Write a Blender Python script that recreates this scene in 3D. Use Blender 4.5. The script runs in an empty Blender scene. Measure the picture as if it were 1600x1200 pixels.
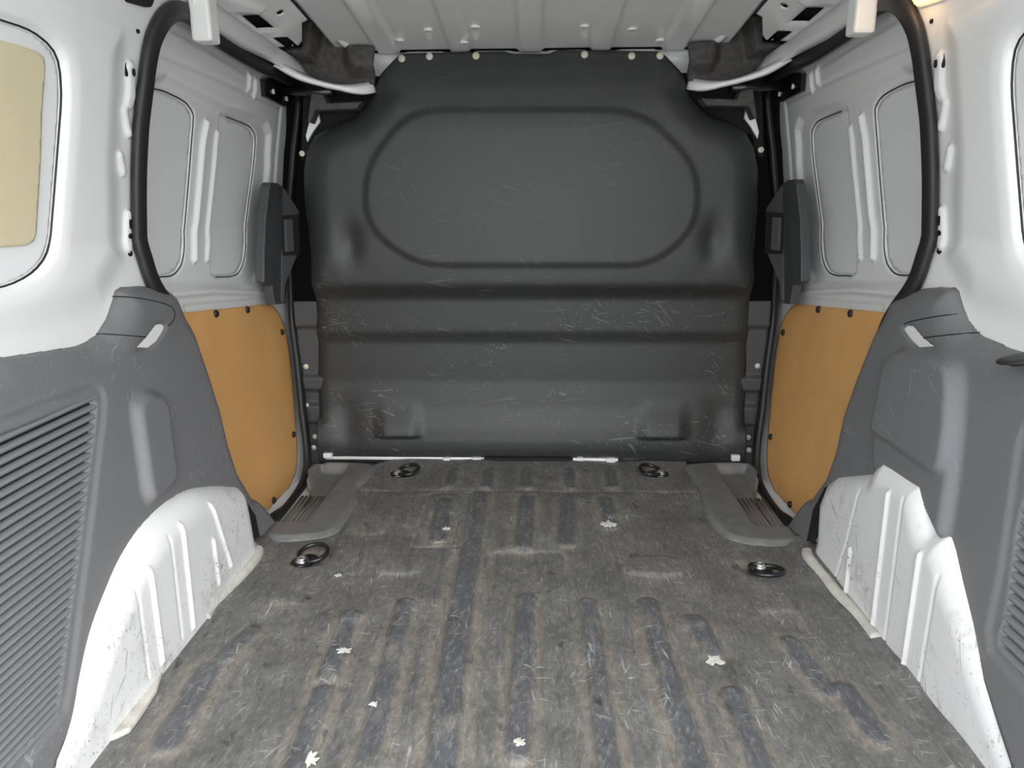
import bpy, bmesh, math, random
import numpy as np
from mathutils import Matrix, Vector
random.seed(4); rng = np.random.default_rng(7)
scene = bpy.context.scene
COL = scene.collection

# ------------------------------------------------------------------ camera
FPX = 1109.0
CAM = np.array([.012, 0, .77])
pit, yaw, rol = math.atan(290/FPX), math.radians(1.82), math.radians(-.3)
_R = np.array([math.cos(yaw), math.sin(yaw), 0])
FW = np.array([-math.sin(yaw)*math.cos(pit), math.cos(yaw)*math.cos(pit), -math.sin(pit)])
_U = np.cross(_R, FW)
RT = _R*math.cos(rol) + _U*math.sin(rol); UP = -_R*math.sin(rol) + _U*math.cos(rol)
cd = bpy.data.cameras.new('camera'); cam = bpy.data.objects.new('camera', cd); COL.objects.link(cam)
cd.sensor_width = 36; cd.lens = FPX/1600*36; cd.clip_start = .01
cam.matrix_world = Matrix(((RT[0], UP[0], -FW[0], CAM[0]), (RT[1], UP[1], -FW[1], CAM[1]), (RT[2], UP[2], -FW[2], CAM[2]), (0, 0, 0, 1)))
scene.camera = cam
# ------------------------------------------------------------------ sky and daylight through the open tailgate
wd = bpy.data.worlds.new('sky'); scene.world = wd; wd.use_nodes = True
bg = wd.node_tree.nodes['Background']; bg.inputs[0].default_value = (.93, .97, 1.0, 1); bg.inputs[1].default_value = 1.65
sl = bpy.data.lights.new('sun', 'SUN'); sun = bpy.data.objects.new('sun', sl); COL.objects.link(sun)
sl.energy = .9; sl.angle = math.radians(70); sl.color = (1, .98, .95)
sun.rotation_euler = Vector((-.42, .75, -.5)).to_track_quat('-Z', 'Y').to_euler()
scene.view_settings.view_transform = 'Standard'; scene.view_settings.look = 'None'
scene.view_settings.exposure = 1.23; scene.view_settings.gamma = 1; scene.view_settings.use_curve_mapping = False

# ------------------------------------------------------------------ materials
MATS = {}
def material(name, col, rough=.5, metal=0., coat=0., bump=0., bscale=300., scr=0., scrcol=(.6, .6, .6), mott=0., mscale=8., spec=.5, dirt=0., zfade=None):
    m = bpy.data.materials.new(name); m.use_nodes = True; nt = m.node_tree; N = nt.nodes; L = nt.links
    b = N['Principled BSDF']; b.inputs['Roughness'].default_value = rough; b.inputs['Metallic'].default_value = metal
    b.inputs['Coat Weight'].default_value = coat; b.inputs['Coat Roughness'].default_value = .12
    b.inputs['Specular IOR Level'].default_value = spec
    tc = N.new('ShaderNodeTexCoord')
    rgb = N.new('ShaderNodeRGB'); rgb.outputs[0].default_value = (*col, 1); out = rgb.outputs[0]
    def mix(fac, a, bcol):
        x = N.new('ShaderNodeMix'); x.data_type = 'RGBA'; L.new(fac, x.inputs[0]); L.new(a, x.inputs[6])
        if isinstance(bcol, tuple): x.inputs[7].default_value = (*bcol, 1)
        else: L.new(bcol, x.inputs[7])
        return x.outputs[2]
    def noise(scale, detail=2, vec=None):
        n = N.new('ShaderNodeTexNoise'); n.inputs['Scale'].default_value = scale; n.inputs['Detail'].default_value = detail
        L.new(vec or tc.outputs['Object'], n.inputs['Vector']); return n.outputs['Fac']
    def ramp(v, a, bb, hi=1.):
        r = N.new('ShaderNodeMapRange'); r.inputs[1].default_value = a; r.inputs[2].default_value = bb; r.inputs[4].default_value = hi; L.new(v, r.inputs[0]); return r.outputs[0]
    def mul(a, c):
        x = N.new('ShaderNodeMath'); x.operation = 'MULTIPLY'; L.new(a, x.inputs[0]); L.new(c, x.inputs[1]); return x.outputs[0]
    if mott:
        out = mix(ramp(noise(mscale, 5), .35, .7), out, tuple(max(0, c*(1-mott)) for c in col))
    if dirt:
        out = mix(mul(ramp(noise(9, 6), .56, .66, dirt), ramp(noise(60, 3), .4, .6)), out, (.30, .27, .22))
    if scr:
        acc = None
        for i, (rot, sc) in enumerate((((.1, .25, .1), (6, 150, 150)), ((.1, .9, .1), (9, 170, 170)), ((.3, -.5, 1.5), (9, 170, 170)), ((.2, -.12, .05), (5, 150, 150)), ((.9, -1.1, 1.4), (9, 190, 190)))):
            mp = N.new('ShaderNodeMapping'); mp.vector_type = 'TEXTURE'; mp.inputs['Rotation'].default_value = rot; mp.inputs['Scale'].default_value = tuple(1/q for q in sc); mp.inputs['Location'].default_value = (i*3.1, i*1.7, i)
            L.new(tc.outputs['Object'], mp.inputs['Vector'])
            v = ramp(noise(1.0, 0, mp.outputs[0]), .765, .80)
            if acc is None: acc = v
            else:
                x = N.new('ShaderNodeMath'); x.operation = 'MAXIMUM'; L.new(acc, x.inputs[0]); L.new(v, x.inputs[1]); acc = x.outputs[0]
        if zfade:
            sx = N.new('ShaderNodeSeparateXYZ'); L.new(tc.outputs['Object'], sx.inputs[0]); zr = N.new('ShaderNodeMapRange'); zr.inputs[1].default_value = zfade[0]; zr.inputs[2].default_value = zfade[1]; zr.inputs[3].default_value = 1; zr.inputs[4].default_value = zfade[2]; L.new(sx.outputs[2], zr.inputs[0]); acc = mul(acc, zr.outputs[0])
        out = mix(mul(acc, ramp(noise(6, 3), .45, .62, scr)), out, scrcol)
    L.new(out, b.inputs['Base Color'])
    if bump:
        bp = N.new('ShaderNodeBump'); bp.inputs['Strength'].default_value = bump; bp.inputs['Distance'].default_value = .001
        L.new(noise(bscale, 3), bp.inputs['Height']); L.new(bp.outputs[0], b.inputs['Normal'])
    MATS[name] = m; return m
material('white_paint', (.86, .87, .87), .22, coat=.6)
material('blank_plate', (.80, .815, .82), .45, mott=.02)
material('scuffed_white', (.80, .805, .80), .32, coat=.2, scr=.55, scrcol=(.16, .15, .14), dirt=.35)
material('cream_sheet', (.68, .60, .40), .6, mott=.03)
material('grey_plastic', (.165, .165, .172), .5, bump=.25, bscale=900, scr=.35, scrcol=(.38, .38, .38))
material('grey_slat', (.20, .202, .21), .5, bump=.25, bscale=900)
material('bulkhead_plastic', (.031, .0325, .033), .43, bump=.4, bscale=700, scr=.42, scrcol=(.24, .24, .23), mott=.12, mscale=5, spec=.5, zfade=(.45, .62, .22))
material('dark_plastic', (.06, .062, .066), .45, bump=.2, bscale=900)
material('tread_plastic', (.19, .186, .18), .5, bump=.5, bscale=500, scr=.3, scrcol=(.3, .29, .27), mott=.25, mscale=25)
material('black_rubber', (.016, .016, .018), .5)
material('black_steel', (.010, .010, .012), .28, coat=.3)
material('dark_void', (.006, .006, .007), .8)  # near-black colour standing in for shade in openings and recesses; black clip too
material('foam', (.085, .078, .072), .75, bump=1., bscale=160, mott=.45, mscale=70)
material('hardboard', (.84, .46, .165), .42, bump=.12, bscale=500, mott=.10, mscale=9)
material('zinc', (.62, .62, .60), .3, metal=.9)
material('washer', (.66, .64, .52), .4)
material('white_plastic', (.80, .80, .78), .4)
material('torn_padding', (.75, .72, .66), .9, bump=1, bscale=400, mott=.3, mscale=120)
material('sealant', (.66, .63, .57), .6, bump=1, bscale=90, mott=.25, mscale=30, dirt=.5)
material('asphalt', (.58, .58, .56), .9, mott=.2, mscale=3)
def floor_material():
    m = bpy.data.materials.new('worn_mat'); m.use_nodes = True; nt = m.node_tree; N = nt.nodes; L = nt.links
    b = N['Principled BSDF']; b.inputs['Roughness'].default_value = .55
    tc = N.new('ShaderNodeTexCoord'); at = N.new('ShaderNodeAttribute'); at.attribute_name = 'wear'
    sp = N.new('ShaderNodeSeparateColor'); L.new(at.outputs['Color'], sp.inputs[0])
    def noise(scale, detail=4, st=(1, 1, 1), rot=0., rough=.6):
        mp = N.new('ShaderNodeMapping'); mp.vector_type = 'TEXTURE'; mp.inputs['Scale'].default_value = tuple(1/q for q in st); mp.inputs['Rotation'].default_value = (0, 0, rot); L.new(tc.outputs['Object'], mp.inputs['Vector'])
        n = N.new('ShaderNodeTexNoise'); n.inputs['Scale'].default_value = scale; n.inputs['Detail'].default_value = detail; n.inputs['Roughness'].default_value = rough
        L.new(mp.outputs[0], n.inputs['Vector']); return n.outputs['Fac']
    def ramp(v, a, bb, hi=1.):
        r = N.new('ShaderNodeMapRange'); r.inputs[1].default_value = a; r.inputs[2].default_value = bb; r.inputs[4].default_value = hi; L.new(v, r.inputs[0]); return r.outputs[0]
    def math_(op, a, c):
        x = N.new('ShaderNodeMath'); x.operation = op
        for i, q in enumerate((a, c)):
            if isinstance(q, (int, float)): x.inputs[i].default_value = q
            else: L.new(q, x.inputs[i])
        return x.outputs[0]
    def mix(fac, a, c):
        x = N.new('ShaderNodeMix'); x.data_type = 'RGBA'; L.new(fac, x.inputs[0])
        for i, q in ((6, a), (7, c)):
            if isinstance(q, tuple): x.inputs[i].default_value = (*q, 1)
            else: L.new(q, x.inputs[i])
        return x.outputs[2]
    col = mix(ramp(noise(7, 6, rough=.7), .35, .68), (.118, .115, .109), (.20, .193, .182))
    col = mix(math_('MULTIPLY', sp.outputs[1], ramp(noise(26, 6), .26, .52, .9)), col, (.235, .208, .176))
    col = mix(math_('MULTIPLY', sp.outputs[0], ramp(noise(34, 6, (1, .5, 1)), .26, .48, .92)), col, (.095, .102, .113))
    col = mix(math_('MULTIPLY', sp.outputs[2], ramp(noise(80, 3), .3, .6, .8)), col, (.42, .39, .35))
    col = mix(ramp(noise(90, 5, (1, .45, 1), .1, .75), .46, .70, .62), col, (.055, .055, .055))
    col = mix(ramp(noise(160, 4, (1, .35, 1), -.15, .75), .52, .72, .52), col, (.38, .365, .34))
    col = mix(ramp(noise(60, 4, (1, .08, 1), .05, .7), .54, .68, .40), col, (.045, .044, .043))
    col = mix(ramp(noise(24, 5, (1, .6, 1), .4), .64, .72, .8), col, (.030, .029, .029))
    sc = None
    for i, (rot, st) in enumerate(((.2, (190, 20, 1)), (1.3, (190, 22, 1)), (-.5, (200, 24, 1)), (.0, (190, 14, 1)), (1.7, (200, 28, 1)))):
        v = ramp(noise(1.0, 0, st, rot), .74, .80); sc = v if sc is None else math_('MAXIMUM', sc, v)
    col = mix(math_('MULTIPLY', sc, ramp(noise(7, 3), .46, .64, .6)), col, (.55, .54, .52))
    col = mix(ramp(noise(75, 2), .775, .80, .8), col, (.62, .60, .57))
    L.new(col, b.inputs['Base Color'])
    bp = N.new('ShaderNodeBump'); bp.inputs['Strength'].default_value = .9; bp.inputs['Distance'].default_value = .002
    h = math_('ADD', noise(120, 5, (1, .6, 1), .2, .7), math_('MULTIPLY', noise(22, 4, (1.6, .6, 1)), 1.6)); L.new(h, bp.inputs['Height']); L.new(bp.outputs[0], b.inputs['Normal'])
    MATS['worn_mat'] = m
floor_material()
def lamp_material():
    m = bpy.data.materials.new('lamp_lens'); m.use_nodes = True; b = m.node_tree.nodes['Principled BSDF']
    b.inputs['Base Color'].default_value = (.9, .7, .4, 1); b.inputs['Emission Color'].default_value = (1, .58, .17, 1); b.inputs['Emission Strength'].default_value = .8
    MATS['lamp_lens'] = m
lamp_material()

# ------------------------------------------------------------------ tools
def P(u, v, **k):                     # where the sight line of a photo point meets a plane of the van
    d = RT*(u-800)/FPX + UP*(600-v)/FPX + FW; (a, val), = k.items(); i = 'xyz'.index(a)
    return CAM + d*((val-CAM[i])/d[i])
def PS(u, v, fn, s=-1):               # ... meets a curved side surface |x| = fn(z); gives (y, z)
    x = fn(.5)
    for _ in range(40): q = P(u, v, x=s*x); x = .5*x + .5*float(fn(q[2]))
    q = P(u, v, x=s*x); return (q[1], q[2])
def PSs(pts, fn, s=-1): return np.array([PS(u, v, fn, s) for u, v in pts])
def Pz(pts, z=0.): return np.array([P(u, v, z=z)[:2] for u, v in pts])
def Py(pts, y): return np.array([P(u, v, y=y)[[0, 2]] for u, v in pts])
def S01(t): t = np.clip(t, 0, 1); return t*t*(3-2*t)
def sdf(A, B, poly, closed=True, nearest=False):
    poly = np.asarray(poly, float); n = len(poly); best = np.full(A.shape, 1e9); ins = np.zeros(A.shape, bool); na = A.copy(); nb = B.copy()
    for i in range(n if closed else n-1):
        (x0, y0), (x1, y1) = poly[i], poly[(i+1) % n]; dx, dy = x1-x0, y1-y0; l2 = dx*dx+dy*dy+1e-18
        t = np.clip(((A-x0)*dx+(B-y0)*dy)/l2, 0, 1); qa, qb = x0+t*dx, y0+t*dy; d = (A-qa)**2+(B-qb)**2
        m = d < best; best = np.where(m, d, best)
        if nearest: na = np.where(m, qa, na); nb = np.where(m, qb, nb)
        if closed and abs(dy) > 1e-15: ins ^= ((y0 > B) != (y1 > B)) & (A < dx*(B-y0)/dy + x0)
    d = np.sqrt(best); d = np.where(ins, -d, d) if closed else d
    return (d, na, nb) if nearest else d
def plateau(poly, h, w=.01):
    poly = np.asarray(poly)
    def f(A, B):
        o = np.zeros(A.shape); lo, hi = poly.min(0)-w, poly.max(0)+w; m = (A > lo[0]) & (A < hi[0]) & (B > lo[1]) & (B < hi[1])
        if m.any(): o[m] = h*S01(.5 - sdf(A[m], B[m], poly)/w)
        return o
    return f
def bead(line, h, w, flat=0.):
    line = np.asarray(line)
    def f(A, B):
        o = np.zeros(A.shape); lo, hi = line.min(0)-w, line.max(0)+w; m = (A > lo[0]) & (A < hi[0]) & (B > lo[1]) & (B < hi[1])
        if m.any(): o[m] = h*S01((1 - sdf(A[m], B[m], line, False)/w)/(1-flat))
        return o
    return f
def blob(c, h, ra, rb): return lambda A, B: h*np.exp(-(((A-c[0])/ra)**2+((B-c[1])/rb)**2))
def rpoly(pts, r, n=5):
    pts = [np.array(p, float) for p in pts]; out = []
    for i, p in enumerate(pts):
        a, b = pts[i-1]-p, pts[(i+1) % len(pts)]-p; la, lb = np.linalg.norm(a), np.linalg.norm(b); k = min(r, la*.45, lb*.45)
        p0, p1 = p+a/la*k, p+b/lb*k
        for t in np.linspace(0, 1, n): out.append((1-t)**2*p0+2*t*(1-t)*p+t*t*p1)
    return np.array(out)
def spline(pts, n=8, closed=False):
    p = np.asarray(pts, float); N = len(p); out = []
    for i in range(N if closed else N-1):
        if closed: a, b, c, d = p[i-1], p[i], p[(i+1) % N], p[(i+2) % N]
        else: a, b, c, d = p[max(i-1, 0)], p[i], p[i+1], p[min(i+2, N-1)]
        for t in np.arange(n)/n: out.append(.5*((2*b)+(-a+c)*t+(2*a-5*b+4*c-d)*t*t+(-a+3*b-3*c+d)*t**3))
    if not closed: out.append(p[-1])
    return np.array(out)
def resample(pts, n):
    p = np.asarray(pts, float); s = np.r_[0, np.cumsum(np.linalg.norm(np.diff(p, axis=0), axis=1))]; t = np.linspace(0, s[-1], n)
    return np.stack([np.interp(t, s, p[:, k]) for k in range(p.shape[1])], 1)
def sheet(outline, step, mapf, base=None, feats=(), sgn=1., holes=()):
    outline = np.asarray(outline, float); lo, hi = outline.min(0), outline.max(0)
    a = np.arange(lo[0]-step, hi[0]+2*step, step); b = np.arange(lo[1]-step, hi[1]+2*step, step)
    A, B = np.meshgrid(a, b, indexing='ij'); ca, cb = A[:-1, :-1]+step/2, B[:-1, :-1]+step/2
    keep = sdf(ca, cb, outline) < 0
    for hp in holes: keep &= sdf(ca, cb, hp) > 0
    cnt = np.zeros(A.shape, int)
    for i in (0, 1):
        for j in (0, 1): cnt[i:i+keep.shape[0], j:j+keep.shape[1]] += keep
    edge = (cnt > 0) & (cnt < 4); used = cnt > 0
    best = None
    for poly in (outline, *holes):
        d, na, nb = sdf(A[edge], B[edge], poly, nearest=True)
        if best is None: best = [np.abs(d), na, nb]
        else:
            m = np.abs(d) < best[0]; best = [np.where(m, np.abs(d), best[0]), np.where(m, na, best[1]), np.where(m, nb, best[2])]
    A[edge] = best[1]; B[edge] = best[2]
    idx = -np.ones(A.shape, int); idx[used] = np.arange(used.sum()); a, b = A[used], B[used]
    h = base(a, b) if base else np.zeros(a.shape); fz = np.zeros(a.shape)
    for f in feats: fz = fz + f(a, b)
    V = np.stack(mapf(a, b, h+sgn*fz), 1); ii, jj = np.nonzero(keep)
    F = np.stack([idx[ii, jj], idx[ii+1, jj], idx[ii+1, jj+1], idx[ii, jj+1]], 1)
    return V, F, a, b
ORG = {}
INSIDE = np.array([0, .9, .6])
def mk(name, V, F, mat, parent=None, face=None, smooth=True, solid=0., bevel=0., loc=None):
    V = np.asarray(V, float).reshape(-1, 3); F = [tuple(int(i) for i in f) for f in F]
    if face is not None:                   # turn the sheet's front towards a point
        k = F[::max(1, len(F)//60)]; q = 0
        for f in k:
            c = V[list(f)]; nrm = np.cross(c[1]-c[0], c[2]-c[0])+np.cross(c[2]-c[0], c[-1]-c[0]); q += nrm @ (np.array(face)-c.mean(0))
        if q < 0: F = [f[::-1] for f in F]
    if parent is not None: org = ORG[parent.name]
    elif loc is not None: org = np.array(loc, float)
    else: org = np.array([(V[:, 0].min()+V[:, 0].max())/2, (V[:, 1].min()+V[:, 1].max())/2, V[:, 2].min()])
    me = bpy.data.meshes.new(name); me.from_pydata((V-org).tolist(), [], F); me.update()
    if smooth: me.polygons.foreach_set('use_smooth', [True]*len(me.polygons))
    me.materials.append(MATS[mat]); o = bpy.data.objects.new(name, me); COL.objects.link(o)
    if parent is not None: o.parent = parent; ORG[o.name] = org
    else: o.location = org; ORG[o.name] = org
    if solid: md = o.modifiers.new('thickness', 'SOLIDIFY'); md.thickness = solid; md.offset = -1
    if bevel: md = o.modifiers.new('bevel', 'BEVEL'); md.width = bevel; md.segments = 2; md.limit_method = 'ANGLE'; md.angle_limit = .6
    return o
def root(name, loc):
    o = bpy.data.objects.new(name, None); COL.objects.link(o); o.location = loc; o.empty_display_size = .05; ORG[o.name] = np.array(loc, float); return o
def tag(o, label, cat=None, group=None, kind=None):
    o['label'] = label
    if cat: o['category'] = cat
    if group: o['group'] = group
    o['kind'] = kind or 'thing'
    return o
def struct(o, label, cat): return tag(o, label, cat, kind='structure')
def loft(rows):
    R_ = [np.asarray(r, float) for r in rows]; n = len(R_[0]); V = np.concatenate(R_)
    F = [(i*n+j, i*n+j+1, (i+1)*n+j+1, (i+1)*n+j) for i in range(len(R_)-1) for j in range(n-1)]
    return V, F
def tube(path, ra, rb, k=10, closed=False, ax=(1, 0, 0), power=1.):
    path = np.asarray(path, float); n = len(path); V = []
    for i in range(n):
        t = path[(i+1) % n]-path[i-1] if closed else path[min(i+1, n-1)]-path[max(i-1, 0)]
        t = t/np.linalg.norm(t); a = np.array(ax, float); a -= t*(a @ t); a /= np.linalg.norm(a); b = np.cross(t, a)
        for j in range(k):
            w = 2*math.pi*j/k; c, s_ = math.cos(w), math.sin(w); c = math.copysign(abs(c)**power, c); s_ = math.copysign(abs(s_)**power, s_)
            V.append(path[i]+a*ra*c+b*rb*s_)
    F = [(i*k+j, i*k+(j+1) % k, ((i+1) % n)*k+(j+1) % k, ((i+1) % n)*k+j) for i in range(n if closed else n-1) for j in range(k)]
    if not closed: F += [tuple(range(k))[::-1], tuple((n-1)*k+j for j in range(k))]
    return V, F
def prism(poly, vec):
    p = np.asarray(poly, float); n = len(p); V = np.concatenate([p, p+np.asarray(vec, float)])
    nrm = sum(np.cross(p[i]-p[0], p[(i+1) % n]-p[0]) for i in range(1, n-1)); flip = nrm @ np.asarray(vec) > 0
    F = [tuple(range(n)), tuple(range(2*n-1, n-1, -1))]+[(i, i+n, (i+1) % n+n, (i+1) % n) for i in range(n)]
    if flip: F = [f[::-1] for f in F]
    return V, F
def box(lo, hi): (x0, y0, z0), (x1, y1, z1) = lo, hi; return prism([(x0, y0, z0), (x1, y0, z0), (x1, y1, z0), (x0, y1, z0)], (0, 0, z1-z0))
def lathe(c, axis, prof, k=14):
    ax = np.array(axis, float); ax /= np.linalg.norm(ax); a = np.cross(ax, (0, 0, 1) if abs(ax[2]) < .9 else (1, 0, 0)); a /= np.linalg.norm(a); b = np.cross(ax, a)
    V = [np.array(c)+ax*h+(a*math.cos(2*math.pi*j/k)+b*math.sin(2*math.pi*j/k))*r for r, h in prof for j in range(k)]
    F = [(i*k+j, i*k+(j+1) % k, (i+1)*k+(j+1) % k, (i+1)*k+j) for i in range(len(prof)-1) for j in range(k)]
    F += [tuple(range(k))[::-1], tuple((len(prof)-1)*k+j for j in range(k))]
    return V, F
def join(*parts):
    V, F, o = [], [], 0
    for v, f in parts:
        V += [tuple(q) for q in v]; F += [tuple(int(i)+o for i in q) for q in f]; o += len(v)
    return V, F
def nearV(V, c0, c1, a, b): return V[np.argmin((V[:, c0]-a)**2+(V[:, c1]-b)**2)]

SIDE = {-1: 'left', 1: 'right'}
WHERE = {-1: 'on the cream-sheet side', 1: 'on the lit-lamp side'}
# |x| of the body side, of the door skin and of the lower trim at height z
def Xs(z): return np.interp(z, [-.2, 0, .15, .4, .7, .9, 1.05, 1.12, 1.18, 1.24], [.65, .665, .69, .715, .732, .705, .675, .655, .61, .53])
def Xw(z): return Xs(z)+.012
def Xd(z): return Xs(z)+.035
def XtL(z): return np.interp(z, [-.1, 0, .5, 1], [.60, .605, .702, .702])
def XtR(z): return np.interp(z, [-.1, 0, .5, 1], [.622, .628, .705, .705])
XT = {-1: XtL, 1: XtR}
def Zr(y): return np.interp(y, [-.2, 1.2, 1.6, 1.8, 2.1], [1.25, 1.25, 1.215, 1.195, 1.160])
D = 2.075

# ------------------------------------------------------------------ setting: ground, pan, roof, skins
struct(mk('ground', [(-25, -40, -.62), (25, -40, -.62), (25, 15, -.62), (-25, 15, -.62)], [(0, 1, 2, 3)], 'asphalt'), 'grey asphalt ground below the van', 'ground')
struct(mk('floor', *box((-.84, .30, -.07), (.84, 2.42, -.045)), 'white_paint', smooth=False), 'white steel floor pan under the worn mat', 'floor')
struct(mk('wall_front', *box((-.84, 2.40, -.05), (.84, 2.42, 1.30)), 'dark_void', smooth=False), 'added black light-blocking panel behind the black bulkhead', 'wall')  # black sheet added to keep light out, in place of the cab
ceil = root('ceiling', (0, 1, 1.15)); struct(ceil, 'grey-white ribbed steel roof panel with round plugs', 'ceiling')
mk('outer_skin', *box((-.86, .30, 1.29), (.86, 2.42, 1.305)), 'white_paint', ceil, smooth=False)
rf = []
for x0, x1 in ((-.032, .032), (-.215, -.165), (.165, .215), (-.415, -.355), (.355, .415)):
    rf.append(plateau([(x0, -.2), (x1, -.2), (x1, 2.2), (x0, 2.2)], -.009, .008))
def roofbase(x, y): return Zr(y) + 0*x
V, F, _, _ = sheet([(-.525, .31), (.525, .31), (.525, 2.085), (-.525, 2.085)], .006, lambda a, b, h: (a, b, h), roofbase, rf)
mk('roof_panel', V, F, 'white_paint', ceil, face=INSIDE, solid=.003)
for u, v in ((670, 52), (744, 48), (912, 47), (988, 49), (627, 62), (1032, 60), (724, 60)):
    q = P(u, v, z=1.172); q = nearV(V, 0, 1, q[0], q[1])
    mk('roof_plug', *lathe(q, (0, 0, -1), [(.012, -.002), (.012, .0025), (.009, .004), (.007, .003), (.004, .004)]), 'white_plastic', ceil)
# header above the bulkhead
hb = lambda x, z: 2.125 - .012*S01((z-1.10)/.04)
V, F, _, _ = sheet([(-.50, 1.00), (.50, 1.00), (.50, 1.16), (-.50, 1.16)], .006, lambda a, b, h: (a, h, b), hb,
                   [plateau([(x-.055, 1.128), (x+.055, 1.128), (x+.045, 1.2), (x-.045, 1.2)], .012, .012) for x in (-.29, -.1, .1, .29)], -1)
hd = mk('roof_header', V, F, 'white_paint', None, face=INSIDE, solid=.004)
struct(hd, 'white steel roof header running above the black bulkhead', 'roof beam')

# ------------------------------------------------------------------ black bulkhead
OUT = [(503, 718), (499, 650), (497, 594), (494, 470), (486, 400), (479, 330), (476, 270), (481, 236), (494, 212), (520, 196), (556, 182), (577, 160), (588, 130), (600, 110), (615, 94), (626, 84), (647, 83), (787, 80), (803, 84), (856, 84), (872, 78), (1031, 80), (1041, 88), (1058, 106), (1072, 126), (1083, 156), (1105, 178), (1138, 190), (1163, 206), (1177, 230), (1183, 262), (1182, 330), (1177, 400), (1171, 470), (1166, 594), (1163, 660), (1160, 720)]
OCT = rpoly([(640, 172), (1003, 172), (1088, 262), (1088, 352), (1020, 414), (650, 414), (573, 352), (573, 262)], 55)
octo = Py(OCT, 2.03)
def zrow(v): return P(829, v, y=2.04)[2]
_v = (735, 712, 702, 690, 670, 640, 600, 538, 530, 521, 500, 468, 462, 447, 440, 412, 300, 200, 165, 135, 108, 92, 70)
_h = [.034, .040, .044, .044, .037, .020, .008, .006, .011, .018, .019, .021, .027, .050, .053, .056, .058, .055, .049, .040, .028, .021, .018]
zk = np.linspace(-.06, 1.2, 1261); hk = np.interp(zk, [zrow(v) for v in _v], _h)
_k = np.exp(-.5*(np.arange(-30, 31)/6.)**2); _k /= _k.sum(); hk = np.convolve(np.pad(hk, 30, mode='edge'), _k, 'valid')
def edgeA(z): up = S01((z-.5)/.2)*(1-S01((z-1.04)/.06)); return up, .026+.045*up-.018*S01((z-1.04)/.06)
def outpt(u, v):
    y = 2.06
    for _ in range(12): q = P(u, v, y=y); y = D-np.interp(q[2], zk, hk)+edgeA(q[2])[1]
    return q[[0, 2]]
out2 = np.array([outpt(u, v) for u, v in OUT]); toppts = out2[1:-1]
def bulkbase(x, z):
    h = np.interp(z, zk, hk); d = sdf(x, z, toppts, False)
    up, A = edgeA(z); w = .045+.045*up
    t = np.clip(1-d/w, 0, 1)
    return D - (h - A*(1-np.sqrt(np.maximum(0, 1-t*t))))
def wedge(u0, u1, vt, vb, h):
    (x0, z1), (x1, z0) = Py([(u0, vt), (u1, vb)], 2.03)
    return lambda A, B: h*S01((A-x0+.025)/.05)*S01((x1+.025-A)/.05)*np.where(B > z0, S01((z1-B)/(z1-z0)), S01(1-(z0-B)/.010))
pk = Py([(548, 380), (1113, 375), (540, 670), (1122, 672)], 2.03)
bf = [plateau(octo, .006, .024), wedge(588, 652, 620, 681, .015), wedge(1006, 1070, 622, 683, .015),
      blob(pk[0], -.015, .032, .055), blob(pk[1], -.015, .032, .055), blob(pk[2], -.011, .045, .07), blob(pk[3], -.011, .045, .07)]
bk = root('bulkhead', (0, 2.05, 0)); tag(bk, 'black moulded plastic bulkhead with raised octagonal panel closing off the cab', 'bulkhead')
VB, F, _, _ = sheet(out2, .005, lambda a, b, h: (a, h, b), bulkbase, bf, -1)
mk('moulded_panel', VB, F, 'bulkhead_plastic', bk, face=INSIDE, solid=.004)
def washer(q, ax, parent, r=.0095): mk('screw', *lathe(q, ax, [(r, -.004), (r, .002), (r*.85, .0035), (r*.45, .0028), (r*.42, .006), (r*.2, .0065)]), 'washer', parent)
for u, v in ((629, 91), (672, 90), (745, 88), (912, 87), (986, 87), (1030, 87)):
    q = P(u, v, y=2.06); q = nearV(VB, 0, 2, q[0], q[2]); washer(q, (0, -1, .1), bk)
for s in (-1, 1):                       # the side flange between bulkhead and door seal
    L_ = [(460, 470), (505, 470), (510, 722), (478, 722), (470, 600)]; pl = Py(L_, 2.085); pl[:, 0] *= -s
    fs = [plateau([(s*.60, z0), (s*.76, z0), (s*.76, z1), (s*.60, z1)], h, .014) for z0, z1, h in ((.40, .6, .012), (.205, .25, .014), (.10, .16, .014), (-.05, .03, .016))]
    VF, F, _, _ = sheet(pl, .005, lambda a, b, h: (a, h, b), lambda a, b: 2.085+0*a, fs, -1)
    mk('side_flange', VF, F, 'dark_plastic', bk, face=INSIDE, solid=.003)
    for u, v in {-1: ((476, 574), (490, 684), (492, 699), (479, 634)), 1: ((1184, 574), (1171, 686), (1169, 703))}[s]:
        q = P(u, v, y=2.075); q = nearV(VF, 0, 2, q[0], q[2]); washer(q, (0, -1, 0), bk, .008)
    u, v = {-1: (472, 240), 1: (1189, 234)}[s]; washer(P(u, v, y=2.06), (0, -1, 0), bk, .008)
# foot strip along the base of the bulkhead
ft = root('sill_strip', (0, 2.03, .0)); tag(ft, 'narrow white steel strip with black clip at the foot of the bulkhead', 'strip')
def slab(name, u0, u1, v0, v1, y, mat, parent, dep=.02):
    a, b = P(u0, v1, y=y), P(u1, v0, y=y); return mk(name, *box((a[0], y, a[2]), (b[0], y+dep, b[2])), mat, parent, smooth=False, bevel=.002)
slab('flange', 508, 757, 715, 718, 2.034, 'white_paint', ft); slab('flange', 895, 966, 717, 721, 2.026, 'white_paint', ft); slab('clip', 757, 893, 716, 727, 2.018, 'dark_void', ft, .03); slab('lip', 755, 896, 725.5, 728, 2.012, 'white_plastic', ft)
for u0, u1, v0, v1 in ((692, 703, 716, 720), (738, 752, 716, 720), (902, 912, 716, 721), (948, 962, 717, 723), (1143, 1157, 712, 721), (505, 518, 709, 716)): slab('tab', u0, u1, v0, v1, 2.022, 'white_plastic', ft, .015)

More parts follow.
